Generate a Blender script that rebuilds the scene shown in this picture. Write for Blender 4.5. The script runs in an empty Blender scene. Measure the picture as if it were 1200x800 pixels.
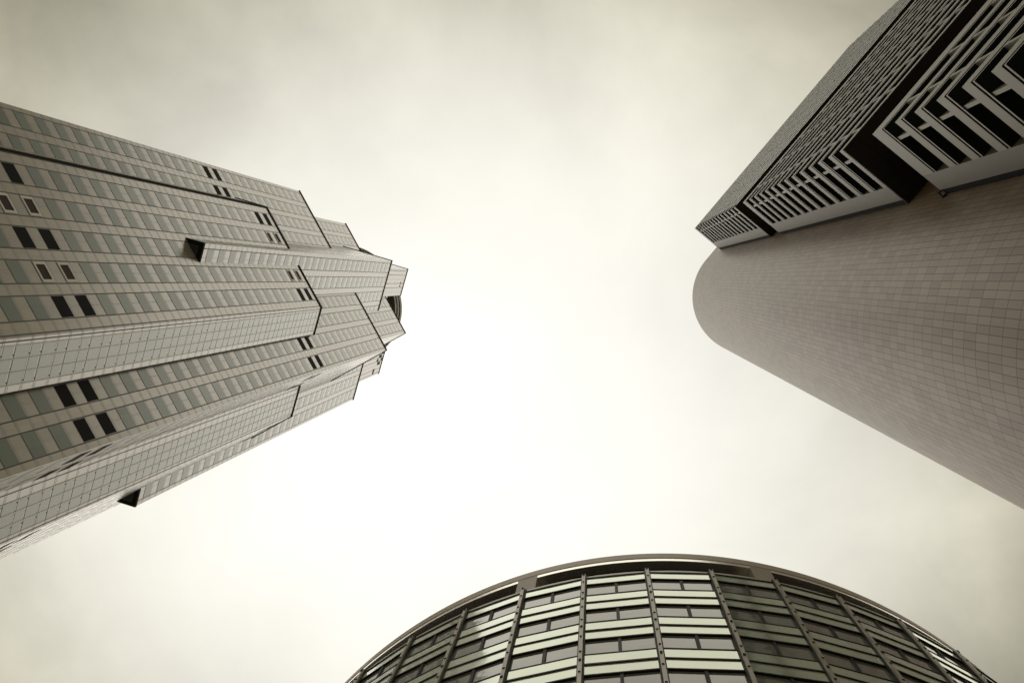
import bpy, math, random
from mathutils import Vector, Matrix
random.seed(7)
R = math.radians
scene = bpy.context.scene
COL = scene.collection
EYE = 1.6

# ------------------------------------------------------------------ camera
F_PX, ZX, ZY = 1166.7, 699.44, 327.76          # focal length and zenith in a 1200 px wide frame


def zenith_rotation():
    z = Vector((ZX - 600, ZY - 400, F_PX)).normalized()
    return z.rotation_difference(Vector((0, 0, 1))).to_matrix()


RZ = zenith_rotation()


def sky_dir(px, py):
    return (RZ @ Vector((px - 600, py - 400, F_PX))).normalized()


cam_data = bpy.data.cameras.new("camera")
cam_data.sensor_width = 36
cam_data.lens = F_PX / 1200 * 36
cam_data.clip_start = 0.1
cam_data.clip_end = 6000
cam = bpy.data.objects.new("camera", cam_data)
COL.objects.link(cam)
right, down, fwd = RZ @ Vector((1, 0, 0)), RZ @ Vector((0, 1, 0)), RZ @ Vector((0, 0, 1))
m = Matrix((right, -down, -fwd)).transposed().to_4x4()
m.translation = (0, 0, EYE)
cam.matrix_world = m
scene.camera = cam

# ------------------------------------------------------------------ overcast sky and soft sun
GLOW = sky_dir(520, 520)                       # brightest patch of the cloud cover
SUN_EL = math.asin(GLOW.z)
SUN_AZ = math.atan2(GLOW.x, GLOW.y)
world = bpy.data.worlds.new("World")
scene.world = world
world.use_nodes = True
wn, wl = world.node_tree.nodes, world.node_tree.links
wn.clear()


def N(t, nodes, **kw):
    n = nodes.new(t)
    for k, v in kw.items():
        if k == 'inp':
            for a, b in v.items():
                n.inputs[a].default_value = b
        else:
            setattr(n, k, v)
    return n


def math_node(nodes, links, op, a, b=None, c=None, clamp=False):
    n = nodes.new('ShaderNodeMath')
    n.operation = op
    n.use_clamp = clamp
    for i, v in enumerate((a, b, c)):
        if v is None:
            continue
        if isinstance(v, (int, float)):
            n.inputs[i].default_value = v
        else:
            links.new(v, n.inputs[i])
    return n.outputs[0]


def W(op, a, b=None, c=None, clamp=False):
    return math_node(wn, wl, op, a, b, c, clamp)


tc = N('ShaderNodeTexCoord', wn)
sep = N('ShaderNodeSeparateXYZ', wn)
wl.new(tc.outputs['Generated'], sep.inputs[0])
zz = W('MAXIMUM', sep.outputs[2], 0.12)
px_ = W('DIVIDE', sep.outputs[0], zz)          # position on a flat cloud ceiling
py_ = W('DIVIDE', sep.outputs[1], zz)
gx, gy = GLOW.x / GLOW.z, GLOW.y / GLOW.z
dx, dy = W('SUBTRACT', px_, gx), W('SUBTRACT', py_, gy)
ax, ay = W('MULTIPLY', dx, 0.95), W('MULTIPLY', dy, 1.05)
dist = W('SQRT', W('ADD', W('MULTIPLY', ax, ax), W('MULTIPLY', ay, ay)))
glow = W('EXPONENT', W('MULTIPLY', W('POWER', W('DIVIDE', dist, 0.57), 3.4), -1.0))
horizon = W('SUBTRACT', 1.0, W('DIVIDE', W('MAXIMUM', sep.outputs[2], 0.0), 0.72), None, True)   # unseen low sky, brightened to light the walls
comb = N('ShaderNodeCombineXYZ', wn)
wl.new(px_, comb.inputs[0])
wl.new(py_, comb.inputs[1])
cloud = N('ShaderNodeTexNoise', wn, inp={'Scale': 3.1, 'Detail': 8.0, 'Roughness': 0.55, 'Distortion': 0.25})
wl.new(comb.outputs[0], cloud.inputs['Vector'])
cn = W('SUBTRACT', cloud.outputs[0], 0.5)
edge = W('SUBTRACT', 1.15, glow)               # thin bright cloud near the sun shows less structure
lum = W('ADD', W('ADD', 0.11, W('MULTIPLY', horizon, 0.12)), W('MULTIPLY', glow, 0.41))
lum = W('MULTIPLY', lum, W('ADD', 1.0, W('MULTIPLY', W('MULTIPLY', cn, edge), 2.2)))
tint = N('ShaderNodeMixRGB', wn)
tint.inputs[1].default_value = (1.0, 0.925, 0.60, 1)
tint.inputs[2].default_value = (1.0, 0.985, 0.915, 1)
wl.new(glow, tint.inputs[0])
cl = N('ShaderNodeMixRGB', wn, blend_type='MULTIPLY', inp={0: 1.0})
wl.new(tint.outputs[0], cl.inputs[1])
wl.new(lum, cl.inputs[2])
bg_cloud = N('ShaderNodeBackground', wn, inp={1: 1.0})
wl.new(cl.outputs[0], bg_cloud.inputs[0])
nishita = N('ShaderNodeTexSky', wn, sky_type='NISHITA', sun_disc=False, sun_elevation=SUN_EL, sun_rotation=SUN_AZ,
            air_density=1.0, dust_density=4.0)
bg_sky = N('ShaderNodeBackground', wn, inp={1: 0.05})
wl.new(nishita.outputs[0], bg_sky.inputs[0])
mixs = N('ShaderNodeMixShader', wn, inp={0: 0.94})
wl.new(bg_sky.outputs[0], mixs.inputs[1])
wl.new(bg_cloud.outputs[0], mixs.inputs[2])
wo = N('ShaderNodeOutputWorld', wn)
wl.new(mixs.outputs[0], wo.inputs[0])

sun_data = bpy.data.lights.new("sun", 'SUN')
sun_data.energy = 0.5
sun_data.angle = R(80)
sun_data.color = (1, 0.94, 0.84)
sun = bpy.data.objects.new("sun", sun_data)
COL.objects.link(sun)
sun.location = (0, 0, 400)
sun.rotation_euler = (-GLOW).to_track_quat('-Z', 'Y').to_euler()

vs = scene.view_settings
vs.view_transform = 'Standard'
vs.look = 'None'
vs.exposure = 0.93
vs.gamma = 1.0
vs.use_curve_mapping = False
scene.cycles.max_bounces = 6
scene.cycles.diffuse_bounces = 3
scene.cycles.glossy_bounces = 4


# ------------------------------------------------------------------ materials
def new_mat(name):
    mt = bpy.data.materials.new(name)
    mt.use_nodes = True
    nt = mt.node_tree
    b = nt.nodes['Principled BSDF']
    return mt, nt.nodes, nt.links, b


def setp(b, color=None, rough=None, metal=None, ior=None, coat=None):
    if color is not None:
        b.inputs['Base Color'].default_value = (*color, 1)
    if rough is not None:
        b.inputs['Roughness'].default_value = rough
    if metal is not None:
        b.inputs['Metallic'].default_value = metal
    if ior is not None:
        b.inputs['IOR'].default_value = ior
    if coat is not None:
        b.inputs['Coat Weight'].default_value = coat
        b.inputs['Coat Roughness'].default_value = 0.06


def grain(nodes, links, b, base, amount, scale=0.6, detail=6, stretch=(1, 1, 1)):
    """worn colour variation from object-space noise, linked to the base colour"""
    t = N('ShaderNodeTexCoord', nodes)
    mp = N('ShaderNodeMapping', nodes)
    mp.inputs['Scale'].default_value = stretch
    links.new(t.outputs['Object'], mp.inputs[0])
    nz = N('ShaderNodeTexNoise', nodes, inp={'Scale': scale, 'Detail': detail, 'Roughness': 0.65})
    links.new(mp.outputs[0], nz.inputs['Vector'])
    mx = N('ShaderNodeMixRGB', nodes)
    mx.inputs[1].default_value = (*[c * (1 - amount) for c in base], 1)
    mx.inputs[2].default_value = (*[min(1, c * (1 + amount)) for c in base], 1)
    links.new(nz.outputs[0], mx.inputs[0])
    links.new(mx.outputs[0], b.inputs['Base Color'])
    return mx


def plain(name, color, rough=0.6, amount=0.12, scale=0.8, metal=0.0, ior=1.5, stretch=(1, 1, 1)):
    mt, n, l, b = new_mat(name)
    if max(color) < 0.075:                     # near-black joints, metal and painted-in shade reflect little
        b.inputs['Specular IOR Level'].default_value = 0.12
    setp(b, color, rough, metal, ior)
    grain(n, l, b, color, amount, scale, stretch=stretch)
    return mt


def window_glass(name, base, dark, rough=0.04, ior=1.7, wave=0.0):
    """tinted glass; every pane (mesh island) gets its own tone from blinds and rooms behind it"""
    mt, n, l, b = new_mat(name)
    setp(b, base, rough, 0, ior)
    g = N('ShaderNodeNewGeometry', n)
    ramp = N('ShaderNodeValToRGB', n)
    ramp.color_ramp.elements[0].color = (*dark, 1)
    ramp.color_ramp.elements[0].position = 0.0
    ramp.color_ramp.elements[1].color = (*base, 1)
    ramp.color_ramp.elements[1].position = 0.55
    l.new(g.outputs['Random Per Island'], ramp.inputs[0])
    l.new(ramp.outputs[0], b.inputs['Base Color'])
    if wave:
        t = N('ShaderNodeTexCoord', n)
        nz = N('ShaderNodeTexNoise', n, inp={'Scale': 0.9, 'Detail': 1.5, 'Distortion': 0.4})
        l.new(t.outputs['Object'], nz.inputs['Vector'])
        bp = N('ShaderNodeBump', n, inp={'Strength': wave, 'Distance': 0.06})
        l.new(nz.outputs[0], bp.inputs['Height'])
        l.new(bp.outputs[0], b.inputs['Normal'])
    return mt


def facade_stone(name, stone, line, span):
    """polished stone cladding with joints. UV: u in window columns (integer = column centre), v in storeys"""
    mt, n, l, b = new_mat(name)
    setp(b, stone, 0.2, 0, 3.2)

    def M(op, a, c=None, d=None, clamp=False):
        return math_node(n, l, op, a, c, d, clamp)
    uv = N('ShaderNodeUVMap', n)
    sp = N('ShaderNodeSeparateXYZ', n)
    l.new(uv.outputs[0], sp.inputs[0])
    u, v = sp.outputs[0], sp.outputs[1]
    ur = M('FLOOR', M('ADD', u, 0.5))
    du = M('ABSOLUTE', M('SUBTRACT', u, ur))
    vf = M('FRACT', v)
    # joint masks
    colj = M('LESS_THAN', M('ABSOLUTE', M('SUBTRACT', du, 0.333)), 0.019)
    incol = M('LESS_THAN', du, 0.325)
    outcol = M('SUBTRACT', 1.0, incol)
    midj = M('MULTIPLY', M('LESS_THAN', du, 0.009), incol)

    def hline(pos, w):
        return M('LESS_THAN', M('ABSOLUTE', M('SUBTRACT', vf, pos)), w)
    hj = M('MAXIMUM', M('MAXIMUM', hline(0.02, 0.014), hline(0.085, 0.011)), M('MAXIMUM', hline(0.54, 0.014), hline(0.605, 0.011)))
    hj = M('MULTIPLY', hj, 0.75)
    joint = M('MAXIMUM', M('MAXIMUM', colj, M('MULTIPLY', midj, 0.6)), hj)
    # tone per panel
    cell = N('ShaderNodeCombineXYZ', n)
    l.new(M('FLOOR', M('MULTIPLY', u, 2.0)), cell.inputs[0])
    l.new(M('FLOOR', M('MULTIPLY', v, 2.0)), cell.inputs[1])
    wn_ = N('ShaderNodeTexWhiteNoise', n, noise_dimensions='2D')
    l.new(cell.outputs[0], wn_.inputs['Vector'])
    t = N('ShaderNodeTexCoord', n)
    nz = N('ShaderNodeTexNoise', n, inp={'Scale': 0.12, 'Detail': 8.0, 'Roughness': 0.6})
    l.new(t.outputs['Object'], nz.inputs['Vector'])
    tone = M('ADD', M('MULTIPLY', wn_.outputs[0], 0.16), M('ADD', 0.72, M('MULTIPLY', nz.outputs[0], 0.4)))
    base = N('ShaderNodeMixRGB', n)
    base.inputs[1].default_value = (*stone, 1)
    base.inputs[2].default_value = (*span, 1)
    l.new(incol, base.inputs[0])
    mul = N('ShaderNodeMixRGB', n, blend_type='MULTIPLY', inp={0: 1.0})
    l.new(base.outputs[0], mul.inputs[1])
    l.new(tone, mul.inputs[2])
    fin = N('ShaderNodeMixRGB', n)
    l.new(joint, fin.inputs[0])
    l.new(mul.outputs[0], fin.inputs[1])
    fin.inputs[2].default_value = (*line, 1)
    l.new(fin.outputs[0], b.inputs['Base Color'])
    l.new(M('ADD', 0.2, M('MULTIPLY', joint, 0.3)), b.inputs['Roughness'])
    l.new(M('SUBTRACT', 0.5, M('MULTIPLY', joint, 0.42)), b.inputs['Specular IOR Level'])
    return mt


def tile_wall(name, tile, line, jw=0.03, jh=0.016):
    """tall stone tiles; UV in tiles"""
    mt, n, l, b = new_mat(name)
    setp(b, tile, 0.45, 0, 1.45)
    b.inputs['Specular Tint'].default_value = (1.0, 0.86, 0.70, 1)

    def M(op, a, c=None, d=None, clamp=False):
        return math_node(n, l, op, a, c, d, clamp)
    uv = N('ShaderNodeUVMap', n)
    sp = N('ShaderNodeSeparateXYZ', n)
    l.new(uv.outputs[0], sp.inputs[0])
    u, v = sp.outputs[0], sp.outputs[1]
    fu, fv = M('FRACT', u), M('FRACT', v)
    ju = M('LESS_THAN', M('ABSOLUTE', M('SUBTRACT', fu, 0.5)), jw)
    jv = M('LESS_THAN', M('ABSOLUTE', M('SUBTRACT', fv, 0.5)), jh)
    joint = M('MAXIMUM', M('MULTIPLY', ju, 0.8), M('MULTIPLY', jv, 0.7))
    cell = N('ShaderNodeCombineXYZ', n)
    l.new(M('FLOOR', M('ADD', u, 0.5)), cell.inputs[0])
    l.new(M('FLOOR', M('ADD', v, 0.5)), cell.inputs[1])
    wn_ = N('ShaderNodeTexWhiteNoise', n, noise_dimensions='2D')
    l.new(cell.outputs[0], wn_.inputs['Vector'])
    t = N('ShaderNodeTexCoord', n)
    mp = N('ShaderNodeMapping', n)
    mp.inputs['Scale'].default_value = (1, 1, 0.25)
    l.new(t.outputs['Object'], mp.inputs[0])
    nz = N('ShaderNodeTexNoise', n, inp={'Scale': 0.22, 'Detail': 8.0, 'Roughness': 0.62})
    l.new(mp.outputs[0], nz.inputs['Vector'])
    tone = M('ADD', M('MULTIPLY', wn_.outputs[0], 0.28), M('ADD', 0.42, M('MULTIPLY', nz.outputs[0], 0.9)))
    mul = N('ShaderNodeMixRGB', n, blend_type='MULTIPLY', inp={0: 1.0})
    mul.inputs[1].default_value = (*tile, 1)
    l.new(tone, mul.inputs[2])
    fin = N('ShaderNodeMixRGB', n)
    l.new(joint, fin.inputs[0])
    l.new(mul.outputs[0], fin.inputs[1])
    fin.inputs[2].default_value = (*line, 1)
    l.new(fin.outputs[0], b.inputs['Base Color'])
    l.new(M('SUBTRACT', M('ADD', 0.38, M('MULTIPLY', wn_.outputs[0], 0.14)), M('MULTIPLY', joint, 0.38)), b.inputs['Specular IOR Level'])
    return mt


MAT = {
    'stone': facade_stone('polished_facade_stone', (0.44, 0.365, 0.295), (0.04, 0.036, 0.03), (0.39, 0.325, 0.27)),
    'tower_glass': window_glass('green_tinted_window', (0.105, 0.155, 0.102), (0.055, 0.085, 0.055), 0.24, 2.0),
    'curtain_glass': window_glass('grey_green_curtain_glass', (0.20, 0.225, 0.17), (0.14, 0.16, 0.12), 0.2, 2.4),
    'bright_frame': plain('pale_metal_frame', (0.78, 0.78, 0.70), 0.4, 0.08),
    'louvre': plain('black_louvre', (0.012, 0.012, 0.012), 0.8, 0.25, 6),
    'louvre_brown': plain('brown_louvre', (0.07, 0.055, 0.045), 0.7, 0.2, 4),
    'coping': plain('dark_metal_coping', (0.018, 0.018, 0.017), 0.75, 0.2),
    'soffit_and_shade': plain('black_soffit_and_shade', (0.02, 0.022, 0.02), 0.8, 0.3, 2),  # dark soffits; also shade painted under the bands and inside the crown
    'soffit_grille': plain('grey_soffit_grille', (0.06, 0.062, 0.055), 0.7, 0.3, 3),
    'roofing': plain('roof_gravel', (0.2, 0.19, 0.17), 0.9, 0.2),
    'tile': tile_wall('brown_stone_tiles', (0.205, 0.142, 0.094), (0.03, 0.023, 0.017), 0.042, 0.02),
    'band': plain('pale_concrete_band', (0.29, 0.272, 0.235), 0.5, 0.10, 1.5),
    'panel': plain('smooth_concrete_panel', (0.18, 0.163, 0.132), 0.5, 0.22, 0.7, stretch=(1, 1, 0.5)),
    'groove': plain('dark_joint_and_shade', (0.006, 0.006, 0.006), 0.8, 0.2),
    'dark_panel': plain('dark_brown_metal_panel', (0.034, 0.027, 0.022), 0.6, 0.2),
    'black_glass': window_glass('smoked_glass', (0.012, 0.013, 0.012), (0.006, 0.006, 0.006), 0.05, 1.5),
    'grey_glass': window_glass('grey_green_glass', (0.05, 0.058, 0.047), (0.03, 0.036, 0.03), 0.3, 1.22),
    'fascia': plain('pinkish_stone_fascia', (0.62, 0.54, 0.455), 0.5, 0.14, 1.2),
    'lip': plain('satin_metal_lip', (0.93, 0.89, 0.80), 0.22, 0.04, metal=0.85),
    'pier': plain('pier_stone', (0.48, 0.42, 0.36), 0.5, 0.16, 1.5),
    'dark_frame': plain('dark_bronze_frame', (0.035, 0.033, 0.03), 0.5, 0.2),
    'mullion': plain('grey_aluminium_mullion', (0.50, 0.46, 0.40), 0.4, 0.1, 3, metal=0.2),
    'paving': plain('grey_paving', (0.22, 0.21, 0.19), 0.8, 0.25, 0.4),
}


def spandrel_glass():
    mt, n, l, b = new_mat('pale_green_spandrel_glass')
    setp(b, (0.70, 0.78, 0.64), 0.07, 0.42, 2.2)
    t = N('ShaderNodeTexCoord', n)
    nz = N('ShaderNodeTexNoise', n, inp={'Scale': 0.7, 'Detail': 1.5, 'Distortion': 0.3})
    l.new(t.outputs['Object'], nz.inputs['Vector'])
    bp = N('ShaderNodeBump', n, inp={'Strength': 0.12, 'Distance': 0.06})
    l.new(nz.outputs[0], bp.inputs['Height'])
    l.new(bp.outputs[0], b.inputs['Normal'])
    return mt


MAT['grey_glass'].node_tree.nodes['Principled BSDF'].inputs['Specular IOR Level'].default_value = 0.2
MAT['spandrel'] = spandrel_glass()
MAT['vision'] = window_glass('grey_vision_glass', (0.20, 0.195, 0.165), (0.13, 0.125, 0.105), 0.05, 2.1, wave=0.14)


# ------------------------------------------------------------------ mesh helpers
class MB:
    """collects faces with UVs and material slots, then links them as ONE mesh object"""

    def __init__(self):
        self.v, self.f, self.uv, self.mi = [], [], [], []

    def face(self, pts, uvs=None, mi=0):
        i = len(self.v)
        self.v += [tuple(p) for p in pts]
        self.f.append(tuple(range(i, i + len(pts))))
        self.uv += list(uvs) if uvs else [(0, 0)] * len(pts)
        self.mi.append(mi)

    def prism(self, poly, z0, z1, uvf=None, mi=0, mtop=None, mbot=None, top=True, bottom=True):
        """poly counter-clockwise in plan"""
        n = len(poly)
        for i in range(n):
            a, b = poly[i], poly[(i + 1) % n]
            pts = [(a[0], a[1], z0), (b[0], b[1], z0), (b[0], b[1], z1), (a[0], a[1], z1)]
            uvs = uvf(i, a, b, z0, z1) if uvf else None
            self.face(pts, uvs, mi)
        if top:
            self.face([(p[0], p[1], z1) for p in poly], None, mi if mtop is None else mtop)
        if bottom:
            self.face([(p[0], p[1], z0) for p in reversed(poly)], None, mi if mbot is None else mbot)

    def box(self, x0, x1, y0, y1, z0, z1, mi=0, mbot=None):
        self.prism([(x0, y0), (x1, y0), (x1, y1), (x0, y1)], z0, z1, None, mi, None, mbot)

    def panel(self, o, e, nn, t0, t1, d0, d1, z0, z1, mi=0):
        """box on a wall plane: o plan origin, e along, nn outward normal, d depth range outward"""
        def P(t, d):
            return (o[0] + e[0] * t + nn[0] * d, o[1] + e[1] * t + nn[1] * d)
        poly = [P(t0, d1), P(t0, d0), P(t1, d0), P(t1, d1)]
        a = sum(poly[i][0] * poly[(i + 1) % 4][1] - poly[(i + 1) % 4][0] * poly[i][1] for i in range(4))
        if a < 0:
            poly.reverse()
        self.prism(poly, z0, z1, None, mi)

    def build(self, name, mats, parent=None, smooth=False):
        me = bpy.data.meshes.new(name)
        me.from_pydata(self.v, [], self.f)
        uvl = me.uv_layers.new(name='UVMap')
        flat = [c for p in self.uv for c in p]
        uvl.data.foreach_set('uv', flat)
        for mt in (mats if isinstance(mats, (list, tuple)) else [mats]):
            me.materials.append(mt)
        me.polygons.foreach_set('material_index', self.mi)
        if smooth:
            import bmesh
            bm = bmesh.new()
            bm.from_mesh(me)
            bmesh.ops.remove_doubles(bm, verts=bm.verts, dist=0.0005)
            for fc in bm.faces:
                fc.smooth = abs(fc.normal.z) < 0.5
            for ed in bm.edges:
                if len(ed.link_faces) == 2 and ed.calc_face_angle(0) > R(20):
                    ed.smooth = False
            bm.to_mesh(me)
            bm.free()
        me.update()
        o = bpy.data.objects.new(name, me)
        COL.objects.link(o)
        if parent:
            o.parent = parent
        return o


def thing(name, label, cat, loc, rz):
    o = bpy.data.objects.new(name, None)
    o.empty_display_size = 3
    COL.objects.link(o)
    o.location = loc
    o.rotation_euler = (0, 0, rz)
    o['label'] = label
    o['category'] = cat
    return o


def emit(items, name, mat, parent, limit=96, rest_name=None):
    """items: (size key, MB). The largest become parts of their own, the remainder one 'stuff' part"""
    items = sorted(items, key=lambda q: -q[0])
    for _, mb in items[:limit]:
        mb.build(name, mat, parent)
    if len(items) > limit:
        big = MB()
        for _, mb in items[limit:]:
            k = len(big.v)
            big.v += mb.v
            big.f += [tuple(i + k for i in f) for f in mb.f]
            big.uv += mb.uv
            big.mi += mb.mi
        o = big.build(rest_name or name + 's', mat, parent)
        o['kind'] = 'stuff'


# ------------------------------------------------------------------ ground
g = MB()
g.face([(-3000, -3000, 0), (3000, -3000, 0), (3000, 3000, 0), (-3000, 3000, 0)])
ground = g.build('ground', MAT['paving'])
ground['kind'] = 'structure'
ground['label'] = 'grey paved ground of the plaza between the towers'

# ================================================================== star-shaped stone tower on the left
S = 230.0                                     # height of the rotated square block above the eye
TH = R(16.43)
FL = 0.0168 * S                               # storey
PITCH = 0.0147 * S                            # window column
WHALF = 0.00465 * S
AP, A2, A4, BB, C5 = (k * S for k in (0.0973, 0.0813, 0.0675, 0.0738, 0.0638))
SL2 = 0.0208 * S
HS0, HS1, HS2, HB, HS4, HS5 = (k * S + EYE for k in (0.5151, 0.691, 0.8823, 1.0, 1.0683, 1.1509))
T8 = math.tan(math.pi / 8)
V0 = 0.0                                      # storey phase
tower = thing('skyscraper', 'tall star-shaped stone tower with stepped setbacks on the left', 'skyscraper',
              (-0.299 * S, 0.0302 * S, 0), TH)


def vec(deg):
    a = R(deg)
    return (math.cos(a), math.sin(a))


def storey(z):
    return (z - EYE) / FL + V0


def ring_poly(apothem, n, offset_deg=0.0, notch=None, grow=0.0):
    """plan polygon of n faces; optional slot cut into every second face (the diagonal ones)"""
    out, meta = [], []
    for k in range(n):
        deg = offset_deg + 360 / n * k
        nn, e = vec(deg), vec(deg + 90)
        ap = apothem + grow
        h = ap * math.tan(math.pi / n)

        def P(d, t):
            return (nn[0] * d + e[0] * t, nn[1] * d + e[1] * t)
        out.append(P(ap, -h))
        meta.append((nn, e))
        if notch and k % 2 == 0:
            s = notch - grow
            out += [P(ap, -s), P(ap - 5, -s), P(ap - 5, -1.0), P(ap, -1.0)]
            meta += [((-e[0], -e[1]), nn), (nn, e), (e, nn), (nn, e)]
    return out, meta


def wall_uv(ucenter):
    """columns centred (odd count) or straddling (even count) the middle of every face"""
    def f(i, a, b, z0, z1):
        L = math.hypot(b[0] - a[0], b[1] - a[1])
        dxy = ((b[0] - a[0]) / L, (b[1] - a[1]) / L)
        ta = a[0] * dxy[0] + a[1] * dxy[1]
        tb = b[0] * dxy[0] + b[1] * dxy[1]
        ua, ub = ta / PITCH + ucenter, tb / PITCH + ucenter
        return [(ua, storey(z0)), (ub, storey(z0)), (ub, storey(z1)), (ua, storey(z1))]
    return f


def tower_block(poly, z0, z1, ucenter, name='wall'):
    mb = MB()
    mb.prism(poly, z0, z1, wall_uv(ucenter), 0, 1)
    return mb.build(name, [MAT['stone'], MAT['roofing']], tower)


oct_poly, _ = ring_poly(AP, 8, 0, SL2)
tower_block(oct_poly, 0, HS1, 0.0, 'octagonal_wall')
sqA = lambda a, gr=0: ring_poly(a, 4, 45, None, gr)[0]
sqB = lambda a, gr=0: ring_poly(a, 4, 0, None, gr)[0]
tower_block(sqA(A2), 0, HS2, 0.0, 'stepped_wall')
tower_block(sqB(BB), HS0, HB, 0.5, 'rotated_wall')
tower_block(sqA(A4), HS2 - 2, HS4, 0.0, 'upper_wall')

for nm, poly, z in (('coping', ring_poly(AP, 8, 0, SL2, 0.14)[0], HS1), ('coping', sqA(A2, 0.14), HS2),
                    ('coping', sqB(BB, 0.14), HB), ('coping', sqA(A4, 0.14), HS4)):
    mb = MB()
    mb.prism(poly, z - 0.3, z + 0.1)
    mb.build(nm, MAT['coping'], tower)

# shadow line at the octagon's corner, put in as a dark strip
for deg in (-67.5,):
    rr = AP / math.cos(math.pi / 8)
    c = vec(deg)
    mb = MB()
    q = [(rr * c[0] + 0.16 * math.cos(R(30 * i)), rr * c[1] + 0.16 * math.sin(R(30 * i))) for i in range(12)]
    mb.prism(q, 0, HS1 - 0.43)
    mb.build('shade_line', MAT['coping'], tower)

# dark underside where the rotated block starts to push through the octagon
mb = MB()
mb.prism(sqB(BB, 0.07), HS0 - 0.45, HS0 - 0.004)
so = mb.build('soffit', MAT['soffit_and_shade'], tower)
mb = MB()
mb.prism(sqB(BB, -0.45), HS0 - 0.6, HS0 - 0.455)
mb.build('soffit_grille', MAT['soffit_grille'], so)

windows, glass, frames, louvres = [], [], [], []
DARK = (21, 22, 39, 40)                       # plant storeys


def add_windows(deg, apoth, cols, z0, z1, skip=None, plant='dark'):
    nn, e = vec(deg), vec(deg + 90)
    o = (nn[0] * apoth, nn[1] * apoth)
    k0 = max(16, math.ceil(storey(z0) - 0.02))
    for k in range(k0, int(storey(z1)) + 1):
        zb = (k - V0) * FL + EYE + 0.04 * FL
        zt = zb + 0.49 * FL
        if zt > z1 - 0.6 or zb < z0:
            continue
        for c in cols:
            t = c * PITCH
            if skip and skip(c, zb):
                continue
            key = 1.0 / (zb - 20)
            if deg in (-90, 90):
                key *= 0.3
            mb = MB()
            if k in DARK and plant != 'none':
                ci = abs(c)
                if plant == 'oct' and 0.5 < ci < 1.5:
                    # framed plant-room window
                    w, f = WHALF * 0.94, 0.26
                    fr = MB()
                    for (a0, a1, b0, b1) in ((-w, w, zb, zb + f), (-w, w, zt - f, zt), (-w, -w + f, zb + f, zt - f), (w - f, w, zb + f, zt - f)):
                        fr.panel(o, e, nn, t + a0, t + a1, -0.05, 0.06, b0, b1)
                    mb.panel(o, e, nn, t - w + f, t + w - f, -0.05, 0.02, zb + f, zt - f)
                    frames.append((key, fr, mb))
                    continue
                mb.panel(o, e, nn, t - WHALF * 0.96, t + WHALF * 0.96, -0.05, 0.025, zb, zt)
                louvres.append((key, mb))
                continue
            r = random.random()
            if r < 0.22:                        # half-drawn blind behind the pane
                s = t - WHALF + 2 * WHALF * random.uniform(0.35, 0.65)
                mb.panel(o, e, nn, t - WHALF * 0.97, s, -0.05, 0.02, zb, zt)
                mb.panel(o, e, nn, s, t + WHALF * 0.97, -0.05, 0.022, zb, zt)
            else:
                mb.panel(o, e, nn, t - WHALF * 0.97, t + WHALF * 0.97, -0.05, 0.02, zb, zt)
            windows.append((key, mb))


oct_cols = (-2, -1, 0, 1, 2)
for deg in (-45, 45):
    add_windows(deg, AP, oct_cols, 60, HS1, lambda c, z: c == 0 and z > HS0 - FL * 0.9, 'oct')
    add_windows(deg, A2, range(-5, 6), 60, HS2, lambda c, z: abs(c) < 3.5 if z < HS1 - 1 else abs(c) < 1.8)
    add_windows(deg, A4, range(-4, 5), HS2 - 2, HS4, lambda c, z: abs(c) < 2.4 if z < HB else False, 'none')
bcols = [i + 0.5 for i in range(-5, 5)]
add_windows(0, BB, bcols, HS0, HB, lambda c, z: abs(c) < 2.6 and z < HS2, 'none')
for deg in (-90, 90):
    add_windows(deg, BB, bcols, HS0, HB, None, 'none')

# curtain-wall glazing on the diagonal wings of the octagon
nn, e = vec(0), vec(90)
oo = (AP, 0)
colw, edge_w = 0.00475 * S, 0.0026 * S
for side in (-1, 1):
    for k in range(16, int(storey(HS1)) + 1):
        zb = (k - V0) * FL + EYE
        if zb + 0.98 * FL > HS1 - 0.3:
            continue
        for j in range(3):
            ta = SL2 + edge_w + j * colw + 0.05
            tb = ta + colw - 0.10
            if side < 0:
                ta, tb = -tb, -ta
            for (f0, f1) in ((0.03, 0.53), (0.60, 0.96)):
                mb = MB()
                mb.panel(oo, e, nn, ta, tb, -0.05, 0.02, zb + f0 * FL, zb + f1 * FL)
                glass.append((1 / (zb - 20), mb))
    for j in range(4):
        tt = (SL2 + edge_w + j * colw) * side
        mb = MB()
        mb.panel(oo, e, nn, tt - 0.045, tt + 0.045, -0.05, 0.045, 60, HS1 - 0.4)
        mb.build('vertical_mullion', MAT['bright_frame'], tower)

emit(windows, 'window', MAT['tower_glass'], tower, 97, 'small_windows')
emit(glass, 'glass_panel', MAT['curtain_glass'], tower, 97, 'small_glass_panels')
emit(louvres, 'louvre', MAT['louvre'], tower, 97, 'small_louvres')
for _, fr, pane in sorted(frames, key=lambda q: -q[0]):
    f = fr.build('framed_window', MAT['bright_frame'], tower)
    pane.build('pane', MAT['louvre_brown'], f)

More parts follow.
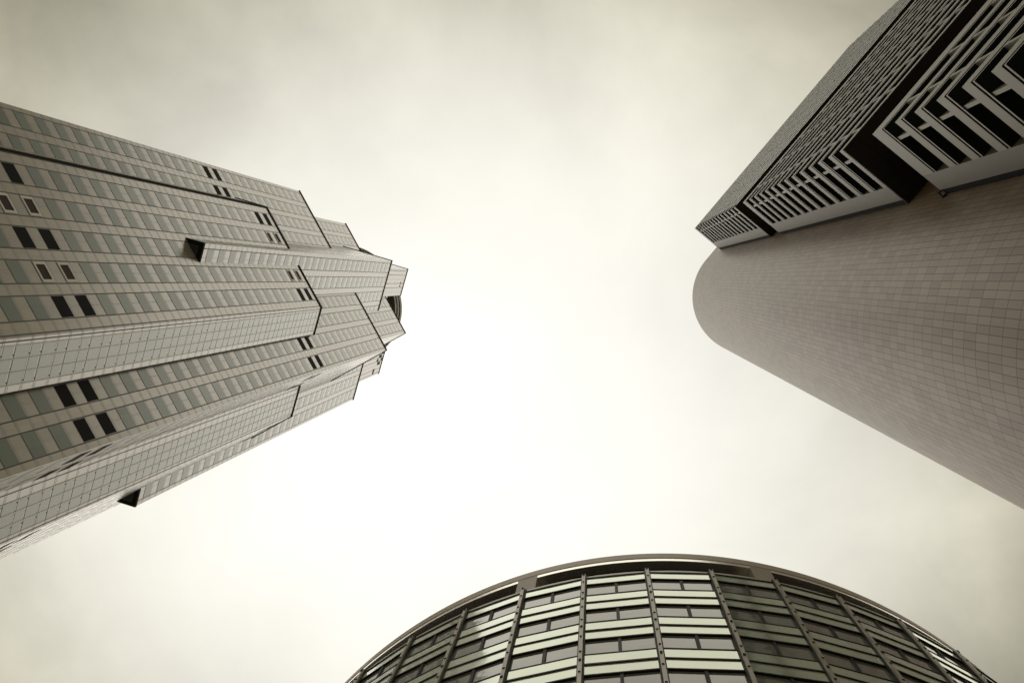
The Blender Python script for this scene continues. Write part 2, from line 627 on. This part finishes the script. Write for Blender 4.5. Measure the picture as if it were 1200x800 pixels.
# crown: four corner blocks round a core painted black as a shaded opening, with a curved canopy over every side
CB = 0.032 * S
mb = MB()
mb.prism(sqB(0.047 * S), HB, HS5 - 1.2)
mb.build('crown_core', MAT['soffit_and_shade'], tower)
for sx in (-1, 1):
    for sy in (-1, 1):
        xs, ys = sorted((sx * CB, sx * C5)), sorted((sy * CB, sy * C5))
        poly = [(xs[0], ys[0]), (xs[1], ys[0]), (xs[1], ys[1]), (xs[0], ys[1])]
        mb = MB()
        mb.prism(poly, HB, HS5, wall_uv(0.5), 0, 1)
        blk = mb.build('crown_block', [MAT['stone'], MAT['roofing']], tower)
        mb = MB()
        pg = [(xs[0] - .12, ys[0] - .12), (xs[1] + .12, ys[0] - .12), (xs[1] + .12, ys[1] + .12), (xs[0] - .12, ys[1] + .12)]
        mb.prism(pg, HS5 - 0.25, HS5 + 0.08)
        mb.build('coping', MAT['coping'], blk)
        if sx > 0:
            vents = [(-0.048, 1.128, .0022, .004), (-0.0445, 1.128, .0022, .004)] if sy < 0 else \
                [(0.035 + 0.0042 * i, 1.118 + 0.0075 * ((i + j) % 2) + 0.013 * j, .0037, .0085) for i in range(4) for j in range(2)] + [(0.055, 1.112, .0065, .007)]
            for (t, hh, w, h) in vents:
                v = MB()
                v.panel((C5, 0), (0, 1), (1, 0), t * S, (t + w) * S, -0.05, 0.03, hh * S + EYE, (hh + h) * S + EYE)
                v.build('vent', MAT['louvre_brown'], blk)
sag, half = 0.0085 * S, CB
Rarc = (half ** 2 + sag ** 2) / (2 * sag)
for q in range(4):
    for j in range(3):
        mb = MB()
        z1 = HS5 - 0.3 - j * 2.5
        grow = -0.22 * j
        pts_o, pts_i = [], []
        a0 = math.asin(half / Rarc)
        for i in range(25):
            a = -a0 + 2 * a0 * i / 24
            x = C5 + sag - Rarc + (Rarc + grow) * math.cos(a)
            y = Rarc * math.sin(a) * 0.996
            pts_o.append((x, y))
            pts_i.append((x - 2.0, y))
        cq, sq = math.cos(q * math.pi / 2), math.sin(q * math.pi / 2)
        poly = [(x * cq - y * sq, x * sq + y * cq) for x, y in pts_o + pts_i[::-1]]
        mb.prism(poly, z1 - 2.2, z1)
        mb.build('canopy_ring', MAT['panel'], tower)

# ================================================================== tiled tower with the banded bay on the right
D = 22.0
ccx, ccy, RC = 9.75 * D * 0.1519, 9.75 * D * 0.01684, 9.75 * D * 0.0574
HTOP = 9.75 * D + EYE
tiled = thing('office_tower', 'brown tiled tower with rounded end and dark banded window bay on the right', 'skyscraper',
              (ccx, ccy, 0), R(-50))
# local x runs along the flat wall away from the rounded end, local y points out of the far side
ca, sa = math.cos(R(-50)), math.sin(R(-50))


def loc2(x, y):
    x, y = x - ccx, y - ccy
    return (x * ca + y * sa, -x * sa + y * ca)


kx, ky = loc2(D * math.cos(R(-27.65)), D * math.sin(R(-27.65)))
LEN = 46.0
poly = []
NSEG = 72
for i in range(NSEG + 1):
    a = math.pi / 2 + math.pi * i / NSEG
    poly.append((RC * math.cos(a), RC * math.sin(a)))
poly += [(62, -RC), (62, RC)]
cum = [0.0]
for i in range(len(poly)):
    a, b = poly[i], poly[(i + 1) % len(poly)]
    cum.append(cum[-1] + math.hypot(b[0] - a[0], b[1] - a[1]))
TW, TT = 0.47, 1.75


def tile_uv(i, a, b, z0, z1):
    return [(cum[i] / TW, z0 / TT), (cum[i + 1] / TW, z0 / TT), (cum[i + 1] / TW, z1 / TT), (cum[i] / TW, z1 / TT)]


mb = MB()
mb.prism(poly, 0, HTOP, tile_uv, 0, 1)
mb.build('tiled_wall', [MAT['tile'], MAT['roofing']], tiled, smooth=True)

FLR = 0.1813 * D
x0, y0, xe, yw = kx, ky, kx + LEN, -RC
yb = ky + 0.206 * D                            # end of the windows on the short face
REC = 0.8


def ell(out, thick, xend=None, yend=None, outy=None):
    X, Y = x0 - out, y0 - (out if outy is None else outy)
    xe_, ye_ = (xe if xend is None else xend), (yb if yend is None else yend)
    return [(X, Y), (xe_, Y), (xe_, Y + thick), (X + thick, Y + thick), (X + thick, ye_), (X, ye_)]


mull = []
blocks = [(8.0 / D, 3.322, True), (3.70, 6.177, False), (6.52, 9.20, False)]
for bi, (hb, ht, lowest) in enumerate(blocks):
    zb, zt = hb * D + EYE, ht * D + EYE
    flush = bi == 2
    # heights of band tops, from the roof band down
    tops = [zt]
    z = zt - 0.244 * D
    while z > zb + 0.6:
        tops.append(z)
        z -= FLR
    for k, z in enumerate(tops):
        hgt = 2.3 if k == 0 else 1.24
        last = k == len(tops) - 1
        bot = z - hgt
        if last and not lowest:
            bot = max(zb + 0.302, z - 1.24)
        mb = MB()
        mb.prism(ell(0.07, REC + 0.07, outy=0.02 if flush else 0.07), bot, z, None, 0, None, 1)  # underside painted black to stand for its shade
        band = mb.build('spandrel_band', [MAT['band'], MAT['soffit_and_shade']], tiled)
        nxt = tops[k + 1] if not last else zb + 0.3
        lo = bot
        if not (last and not lowest):
            gm = MB()
            gm.prism(ell(-0.12, REC - 0.12, outy=-0.01 if flush else -0.12), bot - 0.24, bot - 0.002)
            gm.build('groove', MAT['groove'], band)
            lp = MB()
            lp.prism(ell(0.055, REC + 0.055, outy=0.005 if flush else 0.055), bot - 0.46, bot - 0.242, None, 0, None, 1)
            lp.build('lip', [MAT['band'], MAT['soffit_and_shade']], band)  # shade below the lip is painted in as well
            lo = bot - 0.46
            if lo - nxt > 0.3:
                # recessed glazing of this storey
                gl = MB()
                dd = -REC + 0.05
                gl.prism(ell(dd, 0.2 + (REC - 0.07 if flush else 0), outy=-0.02 if flush else dd), nxt + 0.003, lo - 0.003)
                if flush:
                    gl.mi[0] = 1                # clear grey glazing lies almost flush on the long side
                gl.build('window_band', [MAT['black_glass'], MAT['grey_glass']], tiled)
                key = 1 / z
                xm = x0 + 2.3
                while xm < xe - 0.2:
                    v = MB()
                    v.box(xm - 0.13, xm + 0.13, y0 - (0.03 if flush else 0.07), y0 + (0.015 if flush else REC - 0.26), nxt + 0.002, lo - 0.002)
                    mull.append((key / (1 + (xm - x0) / 20), v))
                    xm += 4.15
                v = MB()
                d1 = REC - 0.26
                v.prism([(x0 + 0.03, y0 + 1.02), (x0 + d1, y0 + 1.12), (x0 + d1, y0 + 1.18), (x0 + 0.03, y0 + 1.28)], nxt + 0.002, lo - 0.002)
                mull.append((key, v))
    # body behind the glazing
    core = MB()
    core.box(x0 + REC + 0.2, xe - 0.15, y0 + REC + 0.2, yw - 0.01, zb + 0.31, zt - 0.3)
    core.build('bay_core', MAT['dark_panel'], tiled)
    # concrete end panel between the windows and the tiled wall
    pm = MB()
    pm.box(x0 - 0.06, x0 + REC, yb + 0.004, yw - 0.5, zb + (0 if lowest else 0.304), zt)
    pm.build('end_panel', MAT['panel'], tiled)
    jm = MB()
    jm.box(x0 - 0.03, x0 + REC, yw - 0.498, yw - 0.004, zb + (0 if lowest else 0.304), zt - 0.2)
    jm.build('gap_shade_strip', MAT['groove'], tiled)  # solid black strip filling the gap, standing in for its shade
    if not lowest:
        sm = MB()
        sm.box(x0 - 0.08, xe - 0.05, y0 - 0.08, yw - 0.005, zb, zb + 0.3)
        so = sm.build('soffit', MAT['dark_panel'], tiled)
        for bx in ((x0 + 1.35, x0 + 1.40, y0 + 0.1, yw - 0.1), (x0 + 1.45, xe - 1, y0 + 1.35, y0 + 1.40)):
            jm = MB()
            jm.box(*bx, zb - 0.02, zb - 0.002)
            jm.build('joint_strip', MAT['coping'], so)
# recessed dark storeys between the bay's blocks
for (za, zb_) in ((3.322 * D + EYE, 3.70 * D + EYE), (6.177 * D + EYE, 6.52 * D + EYE)):
    rm = MB()
    rm.box(x0 + 2.2, xe - 2.2, y0 + 2.2, yw - 0.006, za - 0.29, zb_ - 0.002)
    rm.build('recessed_storey', MAT['dark_panel'], tiled)
emit(mull, 'mullion', MAT['band'], tiled, 97, 'small_mullions')
# small square bracket beside the top of the lower bay
bm_ = MB()
bx, by, bz = x0 - 0.4, yw - 0.51, 3.322 * D + EYE - 0.3
for (a0, a1, b0, b1) in ((0, .5, 0, .09), (0, .5, .41, .5), (0, .09, .09, .41), (.41, .5, .09, .41)):
    bm_.box(bx + a0, bx + a1, by + b0, by + b1, bz, bz + 0.35)
bm_.build('bracket', MAT['dark_frame'], tiled)

# ================================================================== round glass building at the bottom
HW = 50.0
HR = HW / 0.922
RW = 0.5173 * HW
RR = 0.4704 * HR
drum = thing('round_building', 'low round glass building with a stone roof ring and pale green panels', 'office building',
             (0.0835 * HW, 0.8091 * HW, 0), 0)
ZW, ZR = HW + EYE, HR + EYE
BAY = 7.05
A0 = -93.6
FB = 0.0757 * HW
ks = list(range(-8, 13))                       # mullion indices round the visible side


def pol(r, deg):
    return (r * math.cos(R(deg)), r * math.sin(R(deg)))


def arc_band(r0, r1, a0, a1, z0, z1, step=1.5, mi=0):
    n = max(1, int(abs(a1 - a0) / step))
    mb = MB()
    outer = [pol(r1, a0 + (a1 - a0) * i / n) for i in range(n + 1)]
    inner = [pol(r0, a0 + (a1 - a0) * i / n) for i in range(n + 1)]
    mb.prism(outer + inner[::-1], z0, z1, None, mi)
    return mb


# structural drum behind the glazing, and plain back
mb = MB()
apo = RW * math.cos(R(BAY / 2)) - 0.32
mb.prism([pol(apo, a) for a in range(0, 360, 3)], 0, ZW - 0.25)
mb.build('drum_wall', MAT['dark_frame'], drum)
sp_items, win_items, post_items, tran_items, mid_items = [], [], [], [], []
RI = RW - 0.02
for k in ks[:-1]:
    a, b = A0 + BAY * k, A0 + BAY * (k + 1)
    p, q = pol(RI, a), pol(RI, b)
    L = math.hypot(q[0] - p[0], q[1] - p[1])
    e = ((q[0] - p[0]) / L, (q[1] - p[1]) / L)
    nn = (e[1], -e[0])
    m0, m1 = 0.155, L - 0.155
    # slight setting-out error of every bay so that the reflections differ
    for fl in range(0, 9):
        zt = ZW - 0.28 - fl * FB
        facing = max(0.05, math.cos(R(A0 + BAY * (k + .5) + 90)))
        key = facing / (fl + 1.0)
        fr = lambda s: zt - s * FB
        for (s0, s1) in ((0.05, 0.285), (0.765, 0.985)):
            v = MB()
            jig = random.uniform(-0.004, 0.004)
            v.panel(p, e, nn, m0, m1, -0.2, -0.02 + jig, fr(s1), fr(s0))
            sp_items.append((key, v))
        mid = L / 2
        for (t0, t1) in ((m0, mid - 0.07), (mid + 0.07, m1)):
            v = MB()
            v.panel(p, e, nn, t0, t1, -0.2, -0.10, fr(0.735), fr(0.315))
            win_items.append((key, v))
        v = MB()
        v.panel(p, e, nn, mid - 0.07, mid + 0.07, -0.2, -0.03, fr(0.735), fr(0.315))
        mid_items.append((key, v))
        for (d0, d1, s0, s1, w) in ((-0.2, 0.0, 0.288, 0.312, 1), (-0.2, 0.0, 0.738, 0.762, 1), (-0.2, 0.03, 0.026, 0.048, .5), (-0.25, -0.12, -0.012, 0.022, .5)):
            v = MB()
            v.panel(p, e, nn, m0, m1, d0, d1, fr(s1), fr(s0))
            tran_items.append((key * w, v))
emit(sp_items, 'spandrel_panel', MAT['spandrel'], drum, 98, 'small_spandrel_panels')
emit(win_items, 'window', MAT['vision'], drum, 98, 'small_windows')
emit(tran_items, 'transom', MAT['dark_frame'], drum, 98, 'small_transoms')
emit(mid_items, 'window_mullion', MAT['dark_frame'], drum, 60, 'small_window_mullions')
cap_items = []
for k in ks:
    a = A0 + BAY * k
    nn, e = pol(1, a), (-math.sin(R(a)), math.cos(R(a)))
    o = pol(RW, a)
    v = MB()
    v.panel(o, e, nn, -0.145, 0.145, -0.2, 0.02, ZW - 0.3 - 9 * FB, ZW - 0.05)
    post = v.build('mullion', MAT['dark_frame'], drum)
    v = MB()
    v.panel(o, e, nn, -0.085, 0.085, 0.022, 0.13, ZW - 0.3 - 9 * FB, ZW - 0.12)
    v.build('cover_strip', MAT['mullion'], post)
    for fl in range(0, 9):
        z = ZW - 0.28 - fl * FB
        for (q, hh) in ((-0.012, 0.09), (0.30, 0.035), (0.75, 0.035)):
            v = MB()
            v.panel(o, e, nn, -0.05, 0.05, 0.132, 0.16, z - q * FB - hh, z - q * FB + hh)
            cap_items.append((max(0.05, math.cos(R(a + 90))) / (fl + 1) * (1 if hh > .05 else .4), v))
emit(cap_items, 'joint_cap', MAT['coping'], drum, 60, 'small_joint_caps')

# cap rail on the glazing, roof ring, soffit and piers
AA, AB = A0 + BAY * ks[0], A0 + BAY * ks[-1]
arc_band(RW - 0.75, RW - 0.06, AA, AB, ZW - 0.26, ZW - 0.02).build('cap_rail', MAT['mullion'], drum)
arc_band(RR - 2.6, RR - 0.0, AA, AB, ZR - 0.85, ZR, 0.9).build('roof_ring', MAT['fascia'], drum)
arc_band(RR - 0.5, RR - 0.03, AA, AB, ZR - 1.34, ZR - 0.853, 0.9).build('ring_lip', MAT['lip'], drum)
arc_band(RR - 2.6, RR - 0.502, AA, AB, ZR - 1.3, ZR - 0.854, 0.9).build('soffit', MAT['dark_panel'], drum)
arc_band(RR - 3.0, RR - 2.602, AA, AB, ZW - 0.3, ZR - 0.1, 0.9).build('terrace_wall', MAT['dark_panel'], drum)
mb = MB()
mb.prism([pol(RR - 3.0, a) for a in range(0, 360, 4)], ZW - 0.24, ZR - 0.2)
mb.build('roof', MAT['roofing'], drum)
for k in (-6, -2, 2, 6, 10):
    a = A0 + BAY * k - 0.3
    nn, e = pol(1, a), (-math.sin(R(a)), math.cos(R(a)))
    o = pol(RR, a)
    v = MB()
    v.panel(o, e, nn, -0.55, 0.55, -2.4, -0.02, ZW - 0.02, ZR - 0.856)
    v.build('pier', MAT['pier'], drum)
